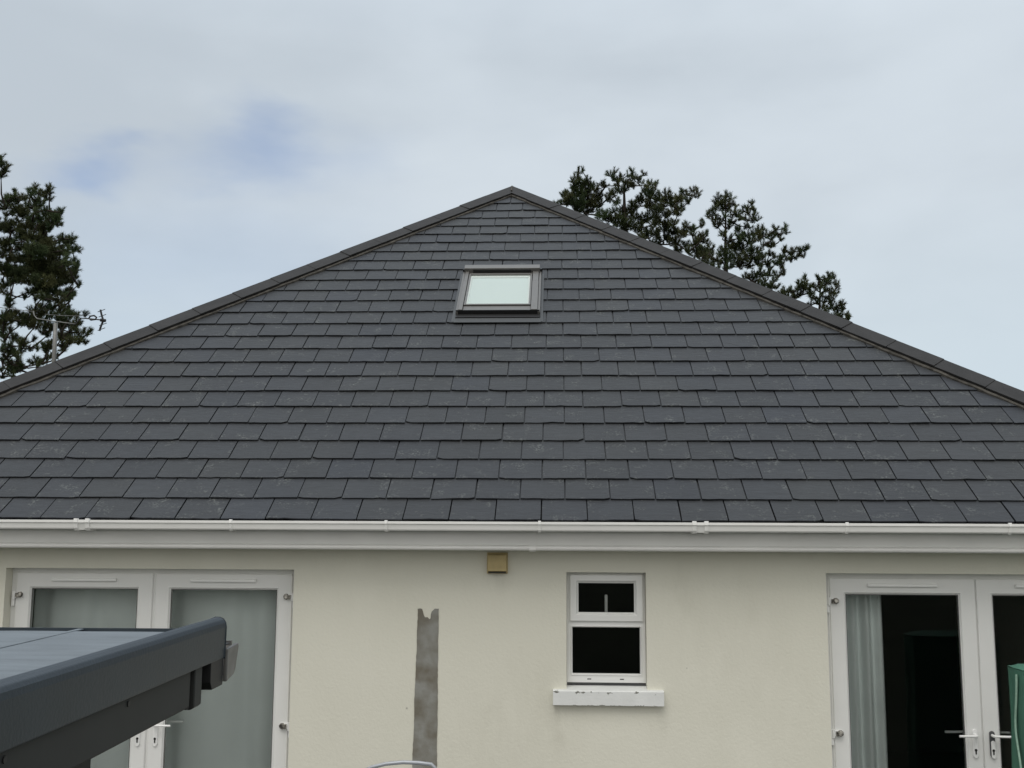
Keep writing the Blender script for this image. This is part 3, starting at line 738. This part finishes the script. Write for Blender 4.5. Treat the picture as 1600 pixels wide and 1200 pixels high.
# gutter along the far eave, seen end-on
b = MB()
gp = [(-.10, -.345), (-.094, -.402), (-.080, -.421), (.052, -.421), (.075, -.408), (.104, -.340), (.104, -.326), (.092, -.326), (.092, -.338), (.062, -.410), (-.078, -.412), (-.088, -.400), (-.094, -.345)]
b.prism(gp, WID, -.012, lambda t, u, v: Sp(t, u, v))
gt = b.build('gutter', M['browngut'], shed)
b = MB(); b.prism([(.002, -.336), (.100, -.332), (.106, -.340), (.080, -.400), (.066, -.408), (.002, -.418)], -.004, .006, lambda t, u, v: Sp(t, u, v)); b.build('end_stop', M['browngut'], gt, bevel=.003)
b = MB(); b.prism([(-.106, -.30), (-.106, -.405), (-.092, -.424), (-.004, -.424), (-.001, -.30)], -.09, -.0025, lambda t, u, v: Sp(t, u, v)); b.prism([(.008, -.318), (.040, -.318), (.040, -.328), (.008, -.328)], -.03, .0, lambda t, u, v: Sp(t, u, v)); b.build('gutter_bracket', M['black'], gt, bevel=.004)  # black block stands in for the shade on the gutter under the roof
# shed walls
b = MB(); b.prism([(-.21, -3.2), (-.21, -.29), (WID+.2, -.29), (WID+.2, -3.2)], GZ, -.40, lambda t, u, v: Sp(u, v, t)); b.build('wall', M['shedfascia'], shed)
b = MB(); b.prism([(-.03, NEAR), (-.03, -.232), (WID+.05, -.232), (WID+.05, NEAR)], -.398, -.385, lambda t, u, v: Sp(u, v, t)); b.build('soffit', M['shedfascia'], shed)

# ------------------------------------------------------------------ garden chair (only its back rail reaches the picture)
YC = -.35
ch = empty('garden_chair', at(640, 1300, YC)-Z*0, 'curved grey metal chair back rail below the cement repair strip', 'chair')
ch.location.z = GZ
pts = [at(px, py, YC) for px, py in ((548, 1245), (556, 1222), (566, 1207), (580, 1199), (603, 1193.5), (630, 1191), (655, 1192), (674, 1194.5), (679, 1199), (680.5, 1215), (682, 1245))]
l0 = Vector((pts[0].x-.01, YC, GZ)); r0 = Vector((pts[-1].x, YC, GZ))
b = MB(); b.tube([l0, l0+Z*.45+Y*-.0]+pts+[r0+Z*.45, r0], .0115, 10); b.build('back_frame', M['rail'], ch, smooth=True)
b = MB()
for k in range(1, 7):
    x = l0.x+(r0.x-l0.x)*k/7; b.box(x-.012, x+.012, YC-.006, YC+.006, GZ+.47, pts[0].z-.02+.0*k)
b.box(l0.x, r0.x, YC-.007, YC+.007, pts[0].z-.035, pts[0].z-.015); b.build('backrest', M['rail'], ch)
b = MB(); b.box(l0.x-.01, r0.x+.01, YC-.46, YC+.0, GZ+.43, GZ+.455); b.build('seat', M['rail'], ch, bevel=.008)
for x in (l0.x, r0.x):
    b = MB(); b.tube([(x, YC-.44, GZ+.43), (x, YC-.47, GZ)], .0115, 10); b.build('leg', M['rail'], ch)

# ------------------------------------------------------------------ green cover
YB, Dp = -.45, .21; YG = YB-Dp
tl = at(1574, 1041, YB)
gc = empty('garden_cover', (tl.x+.4, YG+.3, GZ), 'green fabric cover with pale zip strip standing before the patio door', 'cover')
b = MB(); Wd = .62; N = 18
def fold_(x, z, s): return noise.noise(Vector((x*5, z*1.6, s)))*.010 + noise.noise(Vector((x*13, z*5, s)))*.004
ht = tl.z
outl = []
for i in range(N): outl.append((i/N*Wd, 0, 0, -1))
for i in range(N): outl.append((Wd, i/N*Dp, 1, 0))
for i in range(N): outl.append((Wd-i/N*Wd, Dp, 0, 1))
for i in range(N): outl.append((0, Dp-i/N*Dp, -1, 0))
rings = []
nz = 30
for j in range(nz+1):
    z = GZ+.01 + (ht-GZ-.01)*j/nz; ring = []
    for x, y, nx_, ny_ in outl:
        f = fold_(x+y*2, z, 3)*min(1, (nz-j)/3+.1)
        flare = .012*(1-j/nz)
        ring.append(b.vert((tl.x + x + nx_*(f+flare) + .018*(1-(j/nz))*0, YG + y + ny_*(f+flare), z - (.016*sin(pi*min(1, x/Wd)) if j == nz and ny_ == -1 else 0))))
    rings.append(ring)
for A, B in zip(rings, rings[1:]):
    for i in range(len(outl)): b.f.append([A[i], A[(i+1) % len(outl)], B[(i+1) % len(outl)], B[i]])
body = b.build('cover_side', M['cover'], gc, smooth=True)
b = MB(); N2 = 14; rows = []
for j in range(N2+1):
    row = []
    for i in range(N2+1):
        x, y = i/N2*Wd, j/N2*Dp; edge = min(x, Wd-x, y, Dp-y)
        row.append(b.vert((tl.x-.004+x*1.01, YG-.004+y*1.01, ht+.004 + min(edge, .1)*.35 + noise.noise(Vector((x*7, y*7, 5)))*.010)))
    rows.append(row)
for A, B in zip(rows, rows[1:]):
    for i in range(N2): b.f.append([A[i], A[i+1], B[i+1], B[i]])
b.build('cover_top', M['cover'], gc, smooth=True)
b = MB(); b.tube([(tl.x+Wd*t, YG-.008, ht-.016*sin(pi*t)-.012+.003*sin(t*40)) for t in [i/20 for i in range(21)]], .005, 6); b.build('piping', M['cover'], gc, smooth=True)
b = MB(); zr = []
for j in range(41):
    z = ht-.025 - (ht-.025-GZ-.05)*j/40; t = j/40
    yy = YB - .155 + .045*math.exp(-((t-.20)/.10)**2) + .006*sin(t*14)
    f = fold_(2*(YB-yy)*0+2*(Dp-(yy-YG)), z, 3)*0 + .012*(1-(z-GZ)/(ht-GZ)) + .014
    zr.append((yy, z, f))
for (x, z, f), (x2, z2, f2) in zip(zr, zr[1:]):
    b.poly([(tl.x-f, x-.010, z), (tl.x-f, x+.010, z), (tl.x-f2, x2+.010, z2), (tl.x-f2, x2-.010, z2)])
    b.poly([(tl.x-f-.006, x-.004, z), (tl.x-f-.006, x+.004, z), (tl.x-f2-.006, x2+.004, z2), (tl.x-f2-.006, x2-.004, z2)])
    b.poly([(tl.x-f, x-.010, z), (tl.x-f-.006, x-.004, z), (tl.x-f2-.006, x2-.004, z2), (tl.x-f2, x2-.010, z2)])
b.build('zip_strip', M['zip'], gc)

# ------------------------------------------------------------------ television aerial beyond the left hip
YM = 5.6
tv = empty('tv_aerial', Vector((at(84, 560, YM).x, YM, GZ)), 'television aerial on a grey mast beyond the left hip', 'aerial')
top = at(87, 505, YM); bot = at(84.5, 560, YM)
b = MB(); b.tube([(bot.x, YM, GZ), bot, top], .026, 12); b.build('mast', M['galv'], tv, smooth=True)
def q(px, py, dy=0): return at(px, py, YM+dy)
b = MB(); b.tube([q(52, 486), q(53.5, 493), q(58, 498), (q(88, 502.5)), q(118, 506.5)], .007, 8); b.tube([q(-4, 480), q(20, 483), q(54, 487), ], .004, 6); b.tube([q(70, 491), q(95, 493), q(132, 494)], .003, 6); b.build('support_arm', M['galv'], tv, smooth=True)
b = MB(); b.tube([q(118, 506.5), q(122, 502), q(126, 497), q(134, 497.5), q(160, 500)], .008, 8)
b.tube([q(139, 497), q(141, 494), (q(147, 493)), q(151, 496), q(149, 499), q(142, 500), q(139, 497)], .011, 6); b.build('boom', M['black'], tv)
b = MB(); b.tube([q(157, 484), q(159, 493), q(161.5, 500.5)], .013, 6); b.tube([q(161.5, 500.5), q(158, 509), q(155.5, 517)], .013, 6); b.tube([q(157, 500), q(165, 501)], .02, 6)
for px, py in ((158, 485.5), (159.5, 493.5), (160.5, 507), (158, 514.5)): b.tube([q(px-5, py+1.8, -.1), q(px+6, py-2.2, .1)], .005, 5)
b.build('reflector', M['black'], tv)

# ------------------------------------------------------------------ pines
def shoot(mb, p, d, L, nl, tone, n=26):
    a = d.orthogonal().normalized(); c = d.cross(a)
    for i in range(n):
        t = i/n; th = i*2.4 + random.random(); tt = t**.8
        base = p + d*L*tt
        out = (a*cos(th)+c*sin(th))
        dirn = (d*random.uniform(.55, 1.0) + out*random.uniform(.5, 1.0)*(1-.3*tt)).normalized()
        ln = nl*random.uniform(.75, 1.1)
        side_ = dirn.cross(Vector((random.gauss(0, 1), random.gauss(0, 1), random.gauss(0, 1)))).normalized()*.0050
        tn = random.uniform(.7, 1.3); tc_ = (tone[0]*tn, tone[1]*tn, tone[2]*tn)
        i0 = len(mb.v)
        mb.vert(base-side_, tc_); mb.vert(base+side_, tc_); mb.vert(base+dirn*ln, tc_); mb.f.append([i0, i0+1, i0+2])
def pine(label, Yt, trunk_px, trunk_top, lobes, base_px=None, dens=1.0, spread=1.2, tr=.16, extra=(), limb_from=None, upb=.8):
    """lobes: (px, py, r_px) foliage masses; each gets its own depth round the trunk"""
    tb = at(trunk_px, 590, Yt); tt = at(trunk_top[0], trunk_top[1], Yt)
    root = empty('pine_tree', (tb.x, Yt, GZ), label, 'pine tree', 'pines behind the bungalow')
    mpp = (Yt-CP.y)/F
    base = Vector((tb.x, Yt, GZ)); tb = Vector((tb.x, Yt, tb.z))
    H = tt.z-GZ
    wood = MB()
    tpts = [base, base.lerp(tb, .5)+Vector((.05, .05, 0)), tb, tb.lerp(tt, .35)+Vector((.03, 0, 0)), tb.lerp(tt, .7)+Vector((-.02, .03, 0)), tt]
    wood.tube(tpts, [tr*1.6, tr*1.25, tr, tr*.72, tr*.42, tr*.12], 8)
    def trunk_at(z):
        for A, B in zip(tpts, tpts[1:]):
            if A.z <= z <= B.z: return A.lerp(B, (z-A.z)/max(1e-6, B.z-A.z))
        return tpts[-1] if z > tpts[-1].z else tpts[0]
    nodes = []
    for (px, py, r) in list(lobes)+list(extra):
        c = at(px, py, Yt); dx = abs(c.x-trunk_at(c.z).x)
        c = at(px, py, Yt + random.uniform(-1, 1)*spread*(.35+.3*min(2, dx)))
        nodes.append((c, r*mpp*1.18))
    nodes.sort(key=lambda t: (t[0]-trunk_at(t[0].z-.3)).length)
    linked = []
    fol = MB()
    for c, r in nodes:
        best = None; bd = 1e9
        tp = trunk_at(max(GZ+1.5, c.z - .35*abs(c.x-trunk_at(c.z).x) - .1)); dt = (c-tp).length
        best, bd, brad = tp, dt*1.0, tr*.3
        for lc, lr in linked:
            if (lc-tp).length < dt:
                d_ = (c-lc).length*1.05 + (0.35 if c.z < lc.z-.1 else 0)
                if d_ < bd: best, bd, brad = lc, d_, .022
        mid = best.lerp(c, .5) + Vector((0, 0, -.10*bd*.5)) + Vector((random.gauss(0, .04), random.gauss(0, .04), 0))
        wood.tube([best, mid, c], [min(.05, .016+.018*bd), .013+.009*bd, .009], 5, cap=False)
        linked.append((c, r))
        n = max(5, int(dens*11*(r/.11)**2))
        tone_l = random.uniform(.75, 1.35); warm = random.uniform(.85, 1.25)
        for _ in range(n):
            v = Vector((random.gauss(0, 1), random.gauss(0, 1), random.gauss(0, 1))).normalized()
            rr = r*random.random()**.45*.92
            p = c + Vector((v.x*rr, v.y*rr*1.1, v.z*rr*.85))
            d = (v*.6 + Vector((0, 0, upb)) + Vector((random.gauss(0, .3), random.gauss(0, .3), random.gauss(0, .2)))).normalized()
            k = tone_l*random.uniform(.8, 1.25)
            shoot(fol, p-d*.07, d, .15, .095, (k*warm, k, k*.9), 40)
            if random.random() < .3: wood.tube([c.lerp(p, .05), c.lerp(p, .55)-Z*.015, p], [.009, .006, .004], 3, cap=False)
    wood.build('trunk', M['bark'], root); fol.build('crown', M['needle'], root)
    return root
def zm(l, ox, oy, k): return [(ox+x/k, oy+y/k, r/k) for x, y, r in l]
A_ = zm([(265,105,28),(300,100,16),(255,170,38),(210,200,30),(240,250,45),(300,220,50),(340,190,34),(380,250,40),(350,300,60),(280,310,60),(220,320,55),(170,350,50),(130,330,34),(130,400,45),(50,405,22),(80,420,22),(200,400,60),(270,400,70),(350,390,70),(430,280,36),(480,230,34),(520,240,20),(440,340,60),(420,430,70),(330,480,60),(250,470,50),(550,140,24),(600,110,26),(590,170,36),(650,180,40),(700,210,36),(640,230,30),(720,140,22),(765,110,24),(770,170,34),(820,170,22),(870,140,24),(840,210,30),(770,240,34),(720,260,40),(650,290,44),(580,310,44),(540,360,40),(900,240,30),(940,220,24),(985,225,24),(960,260,24),(880,290,34),(960,320,44),(900,340,50),(840,380,50),(780,430,50),(930,420,60),(1010,360,50),(1080,300,30),(1070,370,50),(1040,440,55),(1130,360,40),(1140,420,50),(1190,380,44),(1240,290,26),(1230,350,36),(1290,330,30),(1340,290,28),(1380,300,24),(1370,345,26),(1300,385,34),(1220,450,40),(1200,500,34),(1150,490,45),(1080,520,45),(1000,490,50),(940,540,60),(850,560,60),(760,520,60),(680,500,60),(620,400,34),(600,480,30),(560,560,60),(640,580,70),(480,520,60),(740,610,60),(830,640,55),(700,660,50),(970,600,45),(1010,570,40),(1090,600,40),(1070,650,60),(1160,600,36),(1150,680,60),(980,700,60),(900,700,55),(850,740,45),(1080,740,60),(1170,770,55),(1230,690,40),(1270,620,30),(1320,650,34),(1260,680,36),(1000,790,50),(1200,850,45),(1300,860,40),(1270,800,34)], 860, 250, 6)
B_ = zm([(310,85,18),(240,110,20),(260,150,34),(300,140,34),(350,110,26),(330,160,30),(215,165,22),(225,200,28),(290,200,34),(330,210,28),(395,170,20),(390,220,28),(405,265,26),(370,270,24),(145,245,16),(160,275,24),(195,290,28),(210,250,30),(240,300,28),(210,340,20),(240,370,26),(265,330,20),(300,270,22),(540,160,16),(535,200,20),(500,200,18),(465,230,24),(470,280,24),(510,250,24),(560,235,24),(555,275,24),(590,305,16),(555,315,18),(500,310,18),(430,300,14),(370,330,22),(340,370,28),(410,400,34),(480,370,20),(525,370,20),(350,330,16),(280,440,22),(300,440,14),(340,490,36),(360,540,36),(600,400,26),(655,385,20),(560,430,36),(500,440,36),(450,460,40),(430,510,45),(520,500,45),(600,470,40),(650,450,36),(700,430,26),(755,390,24),(760,430,24),(720,470,28),(800,440,24),(835,380,20),(850,420,14),(800,480,18),(740,530,24),(700,540,34),(640,530,24),(390,570,50),(470,560,50),(540,580,40),(310,580,40),(260,620,34),(230,660,30),(590,590,30),(640,630,36),(700,610,28),(740,640,26),(560,650,50),(480,640,50),(400,650,50),(330,650,40),(290,690,34),(350,720,34),(430,720,40),(510,710,40),(600,700,34),(680,700,34),(690,740,24),(620,745,24),(760,690,28),(800,660,34),(850,650,24),(890,600,28),(920,590,24),(830,570,24),(830,600,16),(930,640,18),(980,580,22),(1010,570,20),(1030,560,12),(1000,625,18),(960,620,14),(890,670,14),(810,710,28),(830,740,24),(820,780,26),(760,800,30),(700,800,26),(640,800,34),(570,810,40),(500,820,36),(560,860,30),(740,850,18),(660,860,28),(720,900,34),(760,910,24),(680,930,30),(640,900,26),(600,880,26),(300,760,22),(240,740,20),(200,700,20),(190,730,16),(160,590,22),(180,640,20)], 1080, 290, 5.715)
A2 = zm([(120,325,22),(80,360,24),(15,385,26),(20,440,24),(60,470,30),(110,440,30),(150,430,20),(100,500,40),(30,520,50),(150,520,24),(190,560,20),(120,580,50),(50,600,60),(170,620,24),(100,650,50),(190,600,20),(150,690,30)], 1080, 290, 5.715)
C_ = zm([(1015,830,18),(1020,870,24),(960,880,24),(1000,910,34),(940,930,28),(970,950,32),(1040,920,24),(950,990,28),(860,940,30),(830,960,34),(900,950,28),(800,980,28),(870,990,40),(930,1010,30),(1140,835,18),(1130,870,26),(1080,890,26),(1110,910,26),(1060,960,28),(1080,1000,30),(1070,940,20),(1230,810,16),(1215,840,24),(1190,880,26),(1240,870,20),(1270,820,16),(1160,900,24),(1170,950,28),(1220,930,18),(1240,960,20),(1300,880,18),(1290,920,24),(1280,960,24),(1270,1000,26),(1220,1000,20),(1240,1030,20),(1140,1010,26),(1130,1050,26),(1180,1040,20),(1070,1070,26),(1170,1080,24),(1210,1100,28),(1260,1100,26),(1250,1070,20),(1300,1080,26),(1340,1060,22),(1360,1080,20),(1350,1110,20),(1310,1120,24),(1200,1140,20),(1300,1160,20),(1330,1170,18),(1395,1175,20),(1410,1165,12),(1400,1195,16)], 1080, 290, 5.715)
Lt = zm([(10,90,20),(20,130,24),(10,170,26),(60,190,20),(35,215,26),(10,240,28),(10,275,18),(325,385,20),(320,410,16),(360,430,26),(280,430,28),(465,390,24),(440,415,28),(410,440,28),(470,440,16),(465,490,18),(435,480,14),(50,470,12),(30,510,18),(70,510,18),(95,480,14),(145,430,16),(140,470,30),(150,510,34),(200,470,26),(230,490,24),(330,500,32),(310,540,34),(350,560,28),(400,530,24),(380,500,16),(95,540,22),(50,570,30),(5,570,20),(150,570,34),(210,600,40),(260,560,24),(190,630,36),(260,640,34),(330,610,28),(360,600,24),(120,620,28),(60,640,20),(430,590,20),(430,630,34),(470,610,20),(480,650,34),(560,620,28),(580,610,16),(550,650,24),(520,670,34),(560,705,24),(530,720,26),(480,710,40),(430,700,40),(370,680,34),(300,700,45),(340,760,50),(250,750,50),(410,760,45),(460,760,30),(180,690,20),(120,720,30),(60,730,50),(20,760,50),(100,790,40),(190,790,34),(160,840,26),(230,840,50),(300,850,60),(380,850,60),(440,850,40),(400,920,60),(440,920,50),(590,850,20),(560,860,20),(620,870,30),(680,850,22),(670,890,30),(640,920,34),(700,960,22),(735,965,18),(680,970,24),(620,970,36),(560,930,26),(570,990,40),(520,900,20),(500,980,40),(440,990,60),(370,990,60),(290,960,60),(210,940,50),(140,900,24),(80,890,36),(20,900,40),(50,960,34),(120,980,34),(20,1020,30),(80,1060,36),(160,1050,45),(240,1050,60),(330,1070,60),(410,1080,60),(480,1060,50),(540,1070,40),(610,1040,24),(630,1090,36),(590,1130,36),(700,1090,30),(715,1130,28),(690,1170,30),(650,1180,24),(520,1150,50),(440,1160,60),(360,1160,60),(270,1150,60),(180,1150,50),(90,1150,45),(20,1130,40)], 0, 230, 6) + \
     zm([(40,40,40),(110,60,50),(200,50,55),(300,60,60),(400,60,60),(500,60,55),(590,50,45),(660,40,40),(700,20,24),(710,80,16),(650,100,40),(680,130,24),(730,155,14),(600,120,50),(530,130,50),(440,130,55),(350,130,55),(270,120,45),(180,120,30),(100,140,24),(40,150,40),(660,220,34),(680,240,20),(630,270,34),(590,230,40),(550,290,40),(500,220,45),(430,210,50),(360,200,45),(460,290,40),(390,280,34),(300,230,26),(230,270,24),(70,240,20),(90,300,26),(20,210,24),(600,350,24),(640,390,30),(560,400,34),(500,370,30),(440,370,30),(380,420,36),(330,380,26),(280,390,20),(660,450,34),(720,450,24),(600,470,34),(540,460,34),(470,440,30),(400,480,36),(330,470,34),(270,460,40),(200,450,40),(130,430,36),(110,480,34),(40,440,40),(30,500,45),(190,510,34),(260,530,36),(330,540,36),(410,550,34),(480,560,30),(560,540,40),(630,530,36),(700,530,34),(750,510,20),(795,435,20),(720,590,16),(740,600,16),(650,590,14),(830,590,18),(820,620,20),(780,600,16),(760,650,24),(700,660,34),(640,640,30),(580,650,36),(800,690,18),(730,690,24),(650,690,30),(600,700,20),(450,620,30),(400,600,26),(30,560,34),(100,590,20),(30,620,30),(40,680,16),(140,640,14),(310,670,14),(220,700,16),(350,750,16),(470,820,26),(440,850,16),(530,830,14),(430,780,14),(20,760,30),(80,770,36),(140,790,34),(200,770,20),(170,830,18),(60,830,26),(20,850,24),(90,880,18),(340,860,18),(360,890,16),(300,880,14),(210,920,20),(180,890,14),(100,920,16),(10,940,20),(150,960,12),(20,1010,18)], 0, 420, 6)
def extras(x0, x1, y0, y1, n, r): return [(random.uniform(x0, x1), random.uniform(y0, y1), random.uniform(*r)) for _ in range(n)]
pine('big dark pine with a broad dense crown, cut off by the left edge', 16, -70, (-60, 180), Lt, dens=1.7, spread=1.2, tr=.22, extra=extras(-240, -10, 180, 640, 90, (7, 13))+extras(0, 70, 540, 600, 14, (3, 6))+extras(0, 120, 430, 545, 26, (3, 6)))
pine('wide bushy pine rising right behind the roof peak', 22, 985, (975, 290), A_+A2, dens=1.0, spread=.9, tr=.2, extra=extras(900, 1120, 430, 620, 40, (7, 12))+extras(890, 1090, 480, 690, 60, (8, 13)))
pine('narrow open pine with its bare upright trunk showing against sky', 19, 1137, (1134, 305), B_, dens=1.0, spread=.5, tr=.085, extra=extras(1090, 1220, 500, 620, 30, (6, 10))+extras(1080, 1210, 540, 720, 45, (7, 11)))
pine('low small pine top just above the right hip, rightmost of all', 18, 1283, (1282, 436), C_, dens=1.0, spread=.4, tr=.07, extra=extras(1235, 1330, 540, 640, 24, (5, 9))+extras(1220, 1350, 560, 740, 40, (6, 10)))
